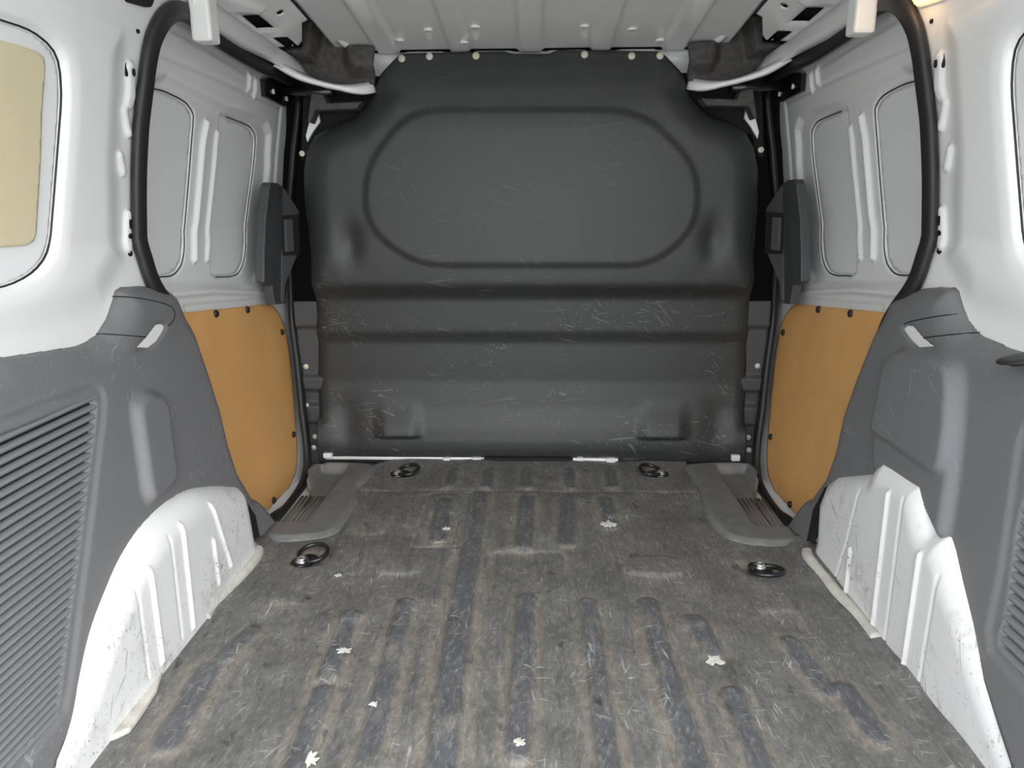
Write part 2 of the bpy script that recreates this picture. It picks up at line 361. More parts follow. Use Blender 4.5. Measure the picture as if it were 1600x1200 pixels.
# ------------------------------------------------------------------ floor mat
TRL = [(583, 727), (579, 746), (562, 764), (561, 783), (550, 802), (537, 821), (525, 833), (500, 842), (437, 846), (410, 838)]
TRR = [(1075, 727), (1076, 741), (1091, 767), (1096, 789), (1109, 817), (1126, 836), (1147, 846), (1184, 852), (1228, 853), (1250, 846)]
def tuck(px, s_):
    q = Pz(px); c = np.array([s_*.585, 1.8]); return q+(c-q)*.06
mat_out = np.vstack([[(-.655, .33), (.655, .33), (.665, 1.46)], tuck(TRR, 1)[::-1], [(.47, 2.03), (-.43, 2.03)], tuck(TRL, -1), [(-.665, 1.46)]])
RIBS = []                                # (polyline px, half width px, height)
for pts, hw, h in [([(548, 965), (530, 1010), (512, 1060)], 16, .006), ([(633, 945), (622, 985), (600, 1080), (572, 1200)], 15, .006),
        ([(748, 775), (738, 850), (728, 905), (712, 1010), (700, 1100), (688, 1210)], 15, .006), ([(822, 938), (815, 1040), (808, 1180)], 15, .007),
        ([(918, 945), (930, 1030), (948, 1170), (952, 1210)], 15, .007), ([(1013, 945), (1035, 1040), (1072, 1150), (1092, 1210)], 17, .007), ([(1085, 972), (1112, 1018)], 17, .006),
        ([(1145, 1088), (1192, 1210)], 18, .006), ([(505, 1085), (455, 1210)], 18, .006), ([(325, 1050), (262, 1160)], 22, .004), ([(392, 988), (350, 1030)], 16, .004),
        ([(1235, 1005), (1290, 1080)], 18, .003), ([(1320, 1080), (1370, 1150)], 20, .003),
        ([(694, 785), (686, 842)], 14, .005), ([(823, 782), (818, 856)], 13, .006), ([(887, 782), (884, 850)], 13, .006), ([(945, 782), (953, 822)], 12, .004),
        ([(710, 735), (702, 760)], 9, .005), ([(765, 735), (760, 761)], 9, .005), ([(823, 735), (822, 761)], 9, .005), ([(889, 735), (890, 761)], 9, .005), ([(953, 735), (956, 760)], 9, .005)]:
    l = Pz(pts); dpx = abs(np.linalg.norm(P(pts[0][0]+hw, pts[0][1], z=0)-P(pts[0][0], pts[0][1], z=0))); RIBS.append((l, dpx, h))
PADS = [(rpoly(Pz([(768, 860), (882, 860), (888, 905), (862, 926), (790, 926), (760, 905)]), .03), -.006), (rpoly(Pz([(600, 868), (660, 868), (652, 897), (585, 897)]), .03), .006),
        (rpoly(Pz([(985, 869), (1060, 872), (1072, 902), (972, 900)]), .04), .008), (rpoly(Pz([(418, 944), (475, 944), (462, 974), (402, 974)]), .015), -.005),
        (rpoly(Pz([(1186, 954), (1246, 954), (1260, 986), (1202, 984)]), .015), -.006), (rpoly(Pz([(580, 800), (618, 800), (600, 835), (560, 835)]), .02), .004),
        (rpoly(Pz([(1060, 965), (1112, 965), (1105, 985), (1056, 985)]), .02), .005), (rpoly(Pz([(530, 955), (580, 955), (560, 975), (520, 975)]), .02), .005)]
FRM = rpoly(Pz([(672, 769), (739, 769), (728, 854), (641, 854)]), .018)
SEAM = Pz([(560, 767), (700, 766), (900, 767), (1096, 769)])
def matz(x, y):
    z = np.zeros(x.shape)
    for k in range(14):
        a = rng2[k]; z += a[0]*np.sin(a[1]*x+a[2]*y+a[3])
    z += .012*S01((np.abs(x)-.575)/.06)
    for c in HOLES: z -= .010*S01(1.3-np.hypot((x-c[0])/.042, (y-c[1])/.034))
    return z
rng2 = [(rng.uniform(.0002, .0007), rng.normal()*40, rng.normal()*22, rng.uniform(0, 6)) for _ in range(14)]
RING = [((472, 877), (32, 21), 38), ((1187, 887), (8, -40), -55), ((622, 740), (40, 6), 30), ((1032, 741), (-32, 3), 160)]
HOLES = [P(482, 874, z=0)[:2], P(1180, 886, z=0)[:2], P(632, 738, z=0)[:2], P(1024, 739, z=0)[:2]]
mf = [bead(l, h*1.35, w*1.25, .45) for l, w, h in RIBS]+[plateau(p, h*.65, .018) for p, h in PADS]+[bead(np.vstack([FRM, FRM[:1]]), -.003, .007), bead(SEAM, -.003, .008)]
VM, F, ma, mb = sheet(mat_out, .0048, lambda a, b, h: (a, b, h), matz, mf)
fm = root('floor_mat', (0, 1.1, 0)); tag(fm, 'worn dark grey moulded mat with ribs and dirt covering the load floor', 'floor mat')
mo = mk('mat_sheet', VM, F, 'worn_mat', fm, face=(0, 1, 3), solid=.012)
wear = np.zeros((len(VM), 4), np.float32); wear[:, 3] = 1
for l, w, h in RIBS:
    d = sdf(ma, mb, l, False); wear[:, 0] = np.maximum(wear[:, 0], S01((1.05-d/w)*3)); wear[:, 1] = np.maximum(wear[:, 1], .95*S01((2.3-d/w)/.9))
for p, h in PADS:
    d = np.abs(sdf(ma, mb, p)); wear[:, 1] = np.maximum(wear[:, 1], .55*S01(1-d/.028)); wear[:, 2] = np.maximum(wear[:, 2], .28*S01(1-d/.006))
wear[:, 2] = np.maximum(wear[:, 2], .7*S01(1-sdf(ma, mb, np.vstack([FRM, FRM[:1]]), False)/.005))
for c in HOLES: wear[:, 1] = np.maximum(wear[:, 1], S01(2-np.hypot(ma-c[0], mb-c[1])/.032)); 
wear[:, 0] *= 1-.0*wear[:, 2]
ca = mo.data.color_attributes.new('wear', 'FLOAT_COLOR', 'POINT'); ca.data.foreach_set('color', wear.ravel())
for (u, v), r, sq in (((1116, 1027), 14, .9), ((952, 821), 12, .7), ((537, 1021), 10, .6), ((483, 1187), 12, 1.0), ((585, 1105), 7, .6), ((812, 1165), 9, .6), ((528, 897), 5, .6), ((697, 829), 6, .5)):
    c = P(u, v, z=.004); px = np.linalg.norm(P(u+1, v, z=0)-P(u, v, z=0)); n = 26; pts = []
    zc = nearV(VM, 0, 1, c[0], c[1])[2]
    for k in range(n):
        w = 2*math.pi*k/n; rr = r*px*random.uniform(.45, 1.3); pts.append((c[0]+rr*math.cos(w), c[1]+rr*sq*1.3*math.sin(w), zc+.001))
    mk('torn_patch', *prism(pts, (0, 0, .0018)), 'torn_padding', fm, smooth=False)

# ------------------------------------------------------------------ lashing rings
RL = ['lashing ring standing open beside the wheel arch '+WHERE[-1], 'lashing ring lying flat beside the wheel arch '+WHERE[1],
      'lashing ring at the foot of the bulkhead '+WHERE[-1], 'lashing ring at the foot of the bulkhead '+WHERE[1]]
for ((u, v), (du, dv), _), lab in zip(RING, RL):
    c = P(u, v, z=0); zf = nearV(VM, 0, 1, c[0], c[1])[2]; c[2] = zf
    e = {472: np.array([.020, .026, 0]), 1187: np.array([.006, -.032, 0]), 622: np.array([.040, .012, 0]), 1032: np.array([-.038, .012, 0])}[u]
    d = e/np.linalg.norm(e); nrm = np.array([-d[1], d[0], 0]); rt = root('lashing_ring', tuple(c)); tag(rt, 'black steel '+lab, 'lashing ring', 'lashing rings on the floor')
    poly = [c+d*a*1.25+nrm*b*1.25+np.array([0, 0, .004]) for a, b in ((-.017, -.010), (-.010, -.017), (.004, -.019), (.026, -.012), (.030, 0), (.026, .012), (.004, .019), (-.010, .017), (-.017, .010))]
    mk('lug', *prism(poly, (0, 0, .007)), 'black_steel', rt, smooth=False, bevel=.002)
    mk('bolt', *lathe(c+np.array([0, 0, .007]), (0, 0, 1), [(.014, .003), (.014, .006), (.010, .0065), (.010, .012), (.006, .0125), (.005, .009)]), 'zinc', rt)
    rc = c+d*.030+np.array([0, 0, .014]); path = [rc+d*.030*math.cos(w)+nrm*.034*math.sin(w)+np.array([0, 0, .006*math.cos(w)+.004]) for w in np.linspace(0, 2*math.pi, 36, endpoint=False)]
    mk('ring', *tube(path, .005, .005, 8, True, (0, 0, 1)), 'black_steel', rt)

# ------------------------------------------------------------------ tread plates in the door steps
TR = {-1: ([(488, 727), (583, 727), (579, 746), (562, 764), (561, 783), (550, 802), (537, 821), (525, 833), (500, 842), (437, 846), (410, 838), (428, 815), (462, 796), (482, 758)], [(500, 728), (545, 730), (478, 818), (424, 818)], [(478, 778), (512, 776)]),
      1: ([(1176, 727), (1075, 727), (1076, 741), (1091, 767), (1096, 789), (1109, 817), (1126, 836), (1147, 846), (1184, 852), (1228, 853), (1250, 846), (1234, 824), (1200, 794), (1182, 757)], [(1166, 730), (1118, 730), (1182, 826), (1240, 826)], [(1150, 780), (1192, 780)])}
for s in (-1, 1):
    o_, r_, t_ = TR[s]; oz = Pz(o_); oz = spline(oz, 3, True); rz = rpoly(Pz(r_, .0), .01)
    rt = root('tread_plate', (s*.58, 1.75, 0)); tag(rt, 'grey plastic step tread plate beside the floor mat '+WHERE[s], 'tread plate', 'step tread plates')
    def tb(x, y): d = sdf(x, y, oz, True); return .010 - .009*S01(1+d/.016)
    V, F, _, _ = sheet(oz, .0045, lambda a, b, h: (a, b, h), tb, [plateau(rz, -.030, .016)])
    mk('plate', V, F, 'tread_plastic', rt, face=(0, 1, 3), solid=.006)
    q = Pz(r_)
    for k in range(7):
        f = .06+k*.125; a = q[0]+(q[1]-q[0])*f; b = q[3]+(q[2]-q[3])*f; m0, m1 = a+(b-a)*.45, a+(b-a)*.95
        mk('tread_rib', *tube([(m0[0], m0[1], -.021), (m1[0], m1[1], -.021)], .003, .004, 6, ax=(0, 0, 1)), 'tread_plastic', rt)

# ------------------------------------------------------------------ door opening path (traced once; the van is symmetric)
SEALPX = [(243, 449), (226, 402), (218, 372), (217, 281), (220, 203), (227, 141), (233, 94), (242, 56), (256, 30), (275, 17), (300, 26), (342, 62), (395, 95), (430, 112), (456, 127), (467, 148), (467, 175), (461, 231), (455, 300), (453, 400), (457, 490), (466, 570), (475, 656), (480, 708), (478, 740), (469, 766), (447, 797), (425, 814)]
SYZ = PSs(SEALPX, Xs)
for s in (-1, 1):
    SN = SIDE[s]
    # ---- quarter panel above the trim
    wl = root('wall_'+SN, (s*.75, .7, .35)); struct(wl, 'white painted body side panel '+('with blanked window and cream sheet' if s < 0 else 'with a glowing lamp at its top'), 'wall')
    mk('outer_skin', *box((s*.86-.006,   .30, -.06), (s*.86+.006, 2.42, 1.30)), 'white_paint', wl, smooth=False)
    fr = SYZ[:11]; outl = np.vstack([[(.31, .33), (1.43, .33)], fr, [(1.5, 1.245), (.31, 1.245)]])
    win = PSs([(0, 26), (31, 34), (56, 44), (81, 59), (97, 81), (104, 125), (103, 156), (97, 203), (92, 281), (89, 370), (84, 392), (74, 410), (60, 427), (41, 442), (19, 450), (0, 453)], Xw)
    y0 = win[:, 0].min(); win = rpoly(np.vstack([win[::2], [(.55, win[-1, 1]), (.47, .75), (.55, win[0, 1])]]), .03, 4)
    band = PSs([(112, 20), (182, 60), (176, 180), (172, 260), (180, 400), (150, 455), (100, 478), (60, 490)], Xw)
    bpl = plateau(np.vstack([band, [(.35, band[-1, 1]), (.35, band[0, 1])]]), .010, .07); wpl = plateau(win, 1., .06)
    ft_ = [plateau(win, -.010, .010), lambda A, B: bpl(A, B)*(1-wpl(A, B))]
    for pl, w in (([(202, 108), (203, 150), (200, 160)], .016), ([(193, 173), (200, 208)], .010), ([(186, 244), (191, 268)], .011), ([(199, 338), (199, 384)], .014)):
        ft_.append(bead(PSs(pl, Xw), .006, w, .5))
    V, F, _, _ = sheet(outl, .004, lambda a, b, h: (s*h, a, b), lambda a, b: Xw(b), ft_, -1)
    mk('quarter_panel', V, F, 'white_paint', wl, face=INSIDE, solid=.002)
    c = win.mean(0); pl = c+(win-c)*np.array([.975, .98])
    V2, F2, _, _ = sheet(pl, .005, lambda a, b, h: (s*h, a, b), lambda a, b: Xw(b)+.0060)
    mk('window_blank', V2, F2, 'blank_plate', wl, face=INSIDE, solid=.004)
    if s < 0:
        cr = PSs([(0, 62), (37, 72), (62, 81), (72, 90), (74, 103), (73, 125), (67, 250), (60, 366), (56, 377), (46, 383), (0, 387)], Xw); cr = np.vstack([cr, [(.62, cr[-1, 1]), (.62, cr[0, 1])]])
        V2, F2, _, _ = sheet(spline(cr, 1, True), .004, lambda a, b, h: (s*h, a, b), lambda a, b: Xw(b)+.0030)
        mk('backing_sheet', V2, F2, 'cream_sheet', wl, face=INSIDE, solid=.004)['label'] = 'cream coloured sheet on the window blank'
    gl = spline(win, 1, True); mk('plate_edge_shade', *tube([(s*(Xw(z)+.0040), y, z) for y, z in c+(win-c)*.988], .0016, .0022, 6, True), 'black_rubber', wl)  # added dark line in place of the shade at the plate edge
    for u, v, hw, hh in ((196, 107, 1.0, 9), (203.5, 111, 1.6, 7), (199, 348, 1.2, 9), (199, 368, 2.2, 4), (204, 397, 2.4, 4.5), (215, 48, 1.8, 3.6)):
        y, z = PS(u, v, Xw); q = nearV(V, 1, 2, y, z); ry = hw*1.6*.00126*1.6; rz = hh*.00126
        pts = [(q[0]-s*.0008, q[1]+ry*math.cos(w), q[2]+rz*math.sin(w)) for w in np.linspace(0, 2*math.pi, 12, endpoint=False)]
        mk('slot', *prism(pts, (s*.004, 0, 0)), 'dark_void', wl, smooth=False)  # dark inset piece standing in for the shade inside each hole
    # ---- lamp (lit on one side, on the other a dark slab painting an opening's shade)
    dv = 14 if s > 0 else 0; lp = PSs([(192, 2+dv), (231, 13+dv), (240, -14+dv), (200, -26+dv)], Xw); lp3 = [np.array([s*(Xw(z)-.006), y, z]) for y, z in rpoly(lp, .012)]
    if s > 0:
        lr = root('interior_lamp', tuple(np.mean(lp3, 0)-np.array([0, 0, .02]))); tag(lr, 'small warm glowing interior lamp set in the white side panel', 'lamp')
        cc = np.mean(lp3, 0); mk('bezel', *prism([cc+(q-cc)*1.18 for q in lp3], (.012, 0, 0)), 'white_plastic', lr, smooth=False, bevel=.002)
        mk('lens', *prism([q-np.array([.006, 0, 0]) for q in lp3], (.008, 0, 0)), 'lamp_lens', lr, smooth=False, bevel=.002)
        ld = bpy.data.lights.new('lamp_glow', 'POINT'); ld.energy = .08; ld.color = (1, .6, .28); ld.shadow_soft_size = .02
        lo = bpy.data.objects.new('lamp_glow', ld); COL.objects.link(lo); lo.parent = lr; lo.location = Vector(cc-np.array([.03, 0, 0])-ORG[lr.name])
    else:
        cc = np.mean(lp3, 0); mk('lamp_opening_shade', *prism([q+np.array([.002, 0, 0]) for q in lp3], (-.01, 0, 0)), 'dark_void', wl, smooth=False)
    # ---- sliding door
    dr = root('door_1' if s < 0 else 'door_2', (s*.72, 1.7, -.08)); struct(dr, 'white sliding door with two blanked windows and tan board '+WHERE[s], 'door')
    fd = []
    frame = PSs([(230, 150), (241, 134), (250, 124), (262, 121), (360, 172), (400, 183), (417, 193), (423, 210), (421, 260), (416, 312), (412, 390), (408, 425), (398, 440), (375, 445), (258, 447), (236, 440), (215, 400), (215, 300)], Xd)
    fd.append(plateau(frame, -.012, .022))
    pA = PSs([(225, 133), (244, 136), (266, 141), (291, 153), (303, 162), (311, 175), (312, 188), (309, 225), (302, 312), (298, 375), (295, 409), (287, 425), (275, 433), (247, 434), (215, 433), (205, 300)], Xd)
    pB = PSs([(352, 179), (362, 181), (394, 194), (403, 203), (407, 216), (405, 250), (397, 312), (392, 375), (389, 409), (381, 427), (369, 433), (346, 434), (338, 427), (337, 400), (341, 300), (346, 230)], Xd)
    for p in (pA, pB): fd.append(plateau(p, -.007, .007))
    for pl, w, h in (([(329, 192), (323, 225), (313, 343), (310, 406)], .011, .011), ([(346, 208), (342, 250), (332, 375), (330, 406)], .008, .008)): fd.append(bead(PSs(pl, Xd), h, w))
    fd.append(bead(PSs([(240, 80), (340, 122), (440, 168)], Xd), -.004, .010)); fd.append(bead(PSs([(254, 36), (330, 80), (387, 115)], Xd), -.003, .009))
    fd.append(bead(PSs([(389, 120), (388, 140)], Xd), .008, .010)); fd.append(bead(PSs([(398, 126), (398, 150)], Xd), .008, .010))
    fd.append(bead(PSs([(255, 462), (330, 455), (412, 458)], Xd), .008, .012)); fd.append(bead(PSs([(290, 480), (380, 472), (425, 466)], Xd), -.006, .009))
    fd.append(bead(PSs([(438, 175), (432, 240), (428, 300)], Xd), -.007, .013))
    dmask = rpoly([(1.28, -.1), (2.13, -.1), (2.20, .3), (2.22, 1.0), (2.12, 1.14), (1.33, 1.17)], .1)
    VD, F, _, _ = sheet(dmask, .0042, lambda a, b, h: (s*h, a, b), lambda a, b: Xd(b), fd, -1)
    mk('inner_panel', VD, F, 'white_paint', dr, face=INSIDE, solid=.004)
    for p, nm in ((pA, 'window_blank'), (pB, 'window_blank')):
        c = p.mean(0); V2, F2, _, _ = sheet(c+(p-c)*.975, .007, lambda a, b, h: (s*h, a, b), lambda a, b: Xd(b)+.0185)
        mk(nm, V2, F2, 'blank_plate', dr, face=INSIDE, solid=.001)
        cut = p[1:14] if p is pA else p[1:12]
        mk('plate_edge_shade', *tube([(s*(Xd(z)+.0140), y, z) for y, z in spline(c+(cut-c)*.99, 4)], .0012, .0015, 6), 'black_rubber', dr)  # added dark tube draws the shaded joint around the blank
    ob = PSs([(270, 489), (301, 487), (375, 480), (410, 476), (420, 476), (429, 480), (437, 491), (445, 509), (450, 535), (454, 562), (460, 625), (464, 680), (465, 712), (462, 739), (453, 761), (419, 797), (395, 790), (330, 700), (265, 560)], lambda z: Xd(z)-.006)
    V2, F2, _, _ = sheet(ob, .006, lambda a, b, h: (s*h, a, b), lambda a, b: Xd(b)-.006)
    hbp = mk('hardboard_panel', V2, F2, 'hardboard', dr, face=INSIDE, solid=.004); hbp['label'] = 'tan hardboard lining panel'
    for u, v in ((338, 490), (387, 484), (441, 519), (459, 679), (428, 782)):
        y, z = PS(u, v, lambda z: Xd(z)-.008); x = Xd(z)-.007
        mk('clip', *lathe((s*x, y, z), (-s, 0, 0), [(.0095, -.002), (.0095, .002), (.007, .005), (.003, .0055)]), 'black_rubber', hbp)
    # roller bracket at the door's upper front corner
    br = PSs([(412, 123), (436, 121), (452, 126), (470, 136), (472, 150), (456, 156), (446, 167), (414, 151)], lambda z: Xd(z)-.012)
    rb = mk('roller_bracket', *prism([(s*(Xd(z)-.014), y, z) for y, z in br], (s*.012, 0, 0)), 'black_steel', dr, smooth=False, bevel=.003)
    for u, v in ((426, 143), (447, 154)):
        y, z = PS(u, v, lambda z: Xd(z)-.014); mk('bolt', *lathe((s*(Xd(z)-.014), y, z), (-s, 0, 0), [(.007, 0), (.007, .004), (.004, .005)]), 'white_plastic', rb)
    a0, a1 = P(440, 140, x=-(Xd(1.05)-.02)), P(520, 143, y=2.03); a0[0] *= -s; a1[0] *= -s
    mk('roller_arm', *tube([a0, a0*.5+a1*.5+np.array([0, 0, -.004]), a1], .012, .014, 6, ax=(0, 0, 1), power=.6), 'black_steel', rb)
    # latch cover with grip
    LX = lambda z: .700-.02*S01((z-.7)/.3)
    lc = root_l = PSs([(424, 285), (435, 286), (442, 292), (449, 304), (449, 330), (448, 400), (447, 474), (430, 476), (425, 446), (413, 441), (413, 400), (415, 346), (421, 292)], LX)
    cv = mk('latch_cover', *prism([(s*LX(z), y, z) for y, z in lc], (s*.025, 0, 0)), 'dark_plastic', dr, smooth=False, bevel=.003)
    wing = [(436, 288), (442, 291), (467, 329), (468, 340), (464, 401), (446, 445), (444, 474), (440, 470), (441, 340)]
    wg = []
    for u, v in wing:
        t = np.clip((u-438)/30, 0, 1); q = P(u, v, x=-(.700-.034*t)); wg.append(np.array([-s*q[0], q[1], q[2]]))
    mk('wing', *prism(wg, (s*.02, .006, 0)), 'dark_plastic', cv, smooth=False, bevel=.002)
    gp = []
    for u, v in ((441, 337), (467, 335), (469, 398), (445, 399)):
        t = np.clip((u-438)/30, 0, 1); q = P(u, v, x=-(.697-.034*t)); gp.append(np.array([-s*q[0], q[1], q[2]]))
    mk('grip_recess_shade', *prism(gp, (s*.01, .002, 0)), 'dark_void', cv, smooth=False)  # dark quad on the surface paints the shade of a hollow
    gp2 = []
    for u, v in ((446, 343), (458, 342), (460, 393), (448, 394)):
        t = np.clip((u-438)/30, 0, 1); q = P(u, v, x=-(.693-.034*t)); gp2.append(np.array([-s*q[0], q[1], q[2]]))
    mk('grip', *prism(gp2, (s*.008, .002, 0)), 'dark_plastic', cv, smooth=False, bevel=.002)
    # ---- rubber door seal
    lp_ = np.vstack([SYZ, [(1.62, -.06), (1.52, .05), (1.46, .3), (1.44, .5)]]); lp_ = spline(lp_, 7, True)
    pth = np.stack([s*Xs(lp_[:, 1]), lp_[:, 0], lp_[:, 1]], 1)
    struct(mk('door_seal', *tube(pth, .010, .018, 14, True, power=.7), 'black_rubber', loc=(s*.7, 1.7, -.06)), 'black rubber seal looping around the sliding door opening '+WHERE[s], 'seal')
    # ---- roof rail with square holes, door track and end cap
    rr = root('roof_rail', (s*.58, 1.7, 1.05)); tag(rr, 'white steel roof rail with square holes above the sliding door '+WHERE[s], 'roof rail', 'roof rails')
    q0, q1 = P(327, 0, x=-.628), P(434, 74, x=-.628); zs_ = lambda y: np.interp(y, [q0[1]-.6, q0[1], q1[1], q1[1]+.3], [q0[2]+.06, q0[2], q1[2], q1[2]-.03])
    def railpt(y, t): return (-(.53+.098*t), y, (Zr(y)-.006)*(1-t)+zs_(y)*t)
    def toYT(u, v):
        t = .5
        for _ in range(60):
            x = .53+.098*t; q = P(u, v, x=-x); zt, zb = Zr(q[1])-.006, zs_(q[1]); t = np.clip(.6*t+.4*np.clip((zt-q[2])/(zt-zb), -.5, 1.5), -.5, 1.5)
        return (q[1], t*.13)
    h1 = np.array([toYT(*p) for p in ((380, 26), (406, 25), (432, 46), (405, 47))]); h2 = np.array([toYT(*p) for p in ((425, 59), (449, 58), (464, 71), (444, 73))]); h3c = toYT(438, 20)
    h3 = [(h3c[0]+.011*math.cos(w), h3c[1]+.010*math.sin(w)) for w in np.linspace(0, 2*math.pi, 10, endpoint=False)]
    fe = [toYT(472, 36), toYT(472, 64), toYT(467, 71)]
    ro_ = np.array([(1.0, 0), (fe[0][0], 0)]+fe+[(q1[1], .13), (1.0, .13)])
    bl = np.array([toYT(*p) for p in ((345, -12), (412, 14), (400, 22), (362, 18))])
    V, F, _, _ = sheet(ro_, .0045, lambda a, b, h: (-s*(np.array(railpt(a, b/.13)[0])+h), a, railpt(a, b/.13)[2]-h*.8), None, [plateau(bl, .006, .02), plateau(rpoly(h1.mean(0)+(h1-h1.mean(0))*1.35, .01), -.003, .012)], 1, (h1, h2, h3))
    mk('rail_panel', V, F, 'white_paint', rr, face=INSIDE, solid=.003)
    mk('rail_back', *prism([(-s*(-.60), 1.0, 1.215), (s*.66, 1.0, 1.15), (s*.66, 2.0, 1.13), (s*.60, 2.0, 1.20)], (s*.02, 0, .02)), 'dark_void', rr, smooth=False)
    r0 = [P(u, v, x=-x) for u, v, x in ((300, -19, .628), (327, 0, .628), (372, 30, .628), (434, 74, .628), (470, 97, .615))]
    r1 = [P(u, v, x=-x) for u, v, x in ((306, 26, .642), (340, 44, .642), (371, 60, .642), (435, 95, .640), (482, 116, .600))]
    r2 = [P(u, v, x=-x) for u, v, x in ((308, 36, .652), (342, 53, .652), (375, 74, .652), (417, 94, .650), (472, 118, .608))]
    rows = [resample(np.array(r)*np.array([-s, 1, 1]), 24) for r in (r0, r1, r2)]
    mk('door_track', *loft(rows), 'white_paint', rr, face=INSIDE, solid=.004)
    t0 = [P(u, v, x=-x) for u, v, x in ((436, 97, .640), (475, 114, .592), (505, 126, .545), (535, 132, .497), (572, 129, .443), (584, 125, .428))]
    t1 = [P(u, v, x=-x) for u, v, x in ((428, 102, .650), (460, 118, .610), (496, 128, .556), (545, 141, .480), (571, 145, .442), (588, 144, .420))]
    rows = [resample(spline(np.array(r)*np.array([-s, 1, 1]), 6), 30) for r in (t0, t1)]
    mk('track_tail', *loft(rows), 'white_paint', rr, face=INSIDE, solid=.01)
    ca_, cb_ = P(299, 64, y=1.47), P(331, 64, y=1.47)
    mk('end_cap', *box((min(-s*ca_[0], -s*cb_[0]), 1.47, ca_[2]), (max(-s*ca_[0], -s*cb_[0]), 1.515, 1.21)), 'white_plastic', rr, smooth=False, bevel=.006)
    # roof edge flange
    g = [P(497, 30, y=1.93), P(517, 50, y=1.98), P(537, 69, y=2.03), P(548, 74, y=2.05)]
    mk('gutter_flange', *tube(np.array(g)*np.array([-s, 1, 1]), .006, .012, 6, ax=(0, 0, 1), power=.5), 'white_paint', rr)
    # ---- foam blocks above the bulkhead corner
    fo = root('foam_block', (s*.5, 2.05, 1.05)); tag(fo, 'dark grey foam block wedged behind the roof rail '+WHERE[s], 'foam block', 'foam blocks')
    pf = Py([(434, 76), (437, 88), (452, 99), (475, 113), (505, 125), (535, 131), (580, 128), (585, 71), (545, 70), (536, 62), (518, 46), (497, 32), (476, 30), (471, 38), (471, 68), (462, 73)], 2.02); pf[:, 0] *= -s
    arm = Py([(434, 75), (437, 90), (488, 92), (497, 32), (471, 30), (471, 72)], 2.02); arm[:, 0] *= -s
    blk = Py([(536, 64), (590, 64), (586, 112), (548, 112), (538, 96)], 2.02); blk[:, 0] *= -s
    V, F, _, _ = sheet(pf, .004, lambda a, b, h: (a, h, b), lambda a, b: 2.055+0*a, [plateau(arm, .055, .022), plateau(blk, .030, .03), blob(blk.mean(0), .01, .03, .03)], -1)
    mk('block', V, F, 'foam', fo, face=INSIDE, solid=.02)
    pd = Py([(486, 145), (505, 147), (510, 161), (566, 158), (556, 170), (492, 172), (484, 192), (480, 190)], 2.03); pd[:, 0] *= -s
    mk('lower_pad', *prism([(x, 2.03, z) for x, z in pd], (0, .05, 0)), 'foam', fo, smooth=False, bevel=.004)
    pb = Py([(472, 118), (600, 118), (600, 200), (488, 215), (478, 250), (470, 250)], 2.11); pb[:, 0] *= -s
    mk('backing', *prism([(x, 2.12, z) for x, z in pb], (0, .01, 0)), 'dark_void', fo, smooth=False)
    pw = Py([(488, 172), (497, 174), (500, 190), (490, 204), (480, 222), (478, 212)], 2.09); pw[:, 0] *= -s
    mk('pillar_edge', *prism([(x, 2.09, z) for x, z in pw], (0, .01, 0)), 'white_paint', wl, smooth=False)

# ------------------------------------------------------------------ grey lower side trims and wheel arches
TRIM = {-1: dict(top=[(0, 558), (31, 554), (128, 539), (141, 533), (158, 522), (175, 497), (187, 466), (191, 453), (200, 448), (234, 446), (253, 448), (275, 452), (287, 461), (297, 478)],
                 front=[(302, 487), (312, 525), (331, 581), (350, 641), (362, 694), (376, 738), (400, 779), (431, 816), (412, 836), (402, 838)],
                 arch=[(392, 804), (377, 782), (354, 775), (325, 777), (292, 785), (258, 808), (225, 842), (196, 887), (171, 942), (150, 996), (133, 1058), (117, 1121), (88, 1190)]),
        1: dict(top=[(1600, 550), (1569, 541), (1522, 520), (1503, 497), (1494, 475), (1486, 452), (1481, 448), (1456, 447), (1428, 449), (1397, 455), (1381, 464), (1372, 478)],
                front=[(1366, 491), (1356, 531), (1331, 594), (1312, 650), (1300, 706), (1285, 747), (1262, 779), (1229, 825), (1248, 842), (1260, 850)],
                arch=[(1267, 842), (1279, 796), (1296, 766), (1312, 758), (1369, 758), (1375, 746), (1392, 737), (1417, 754), (1450, 775), (1458, 800), (1462, 846), (1479, 852), (1487, 875), (1500, 925), (1517, 983), (1537, 1062), (1562, 1142), (1580, 1196)])}
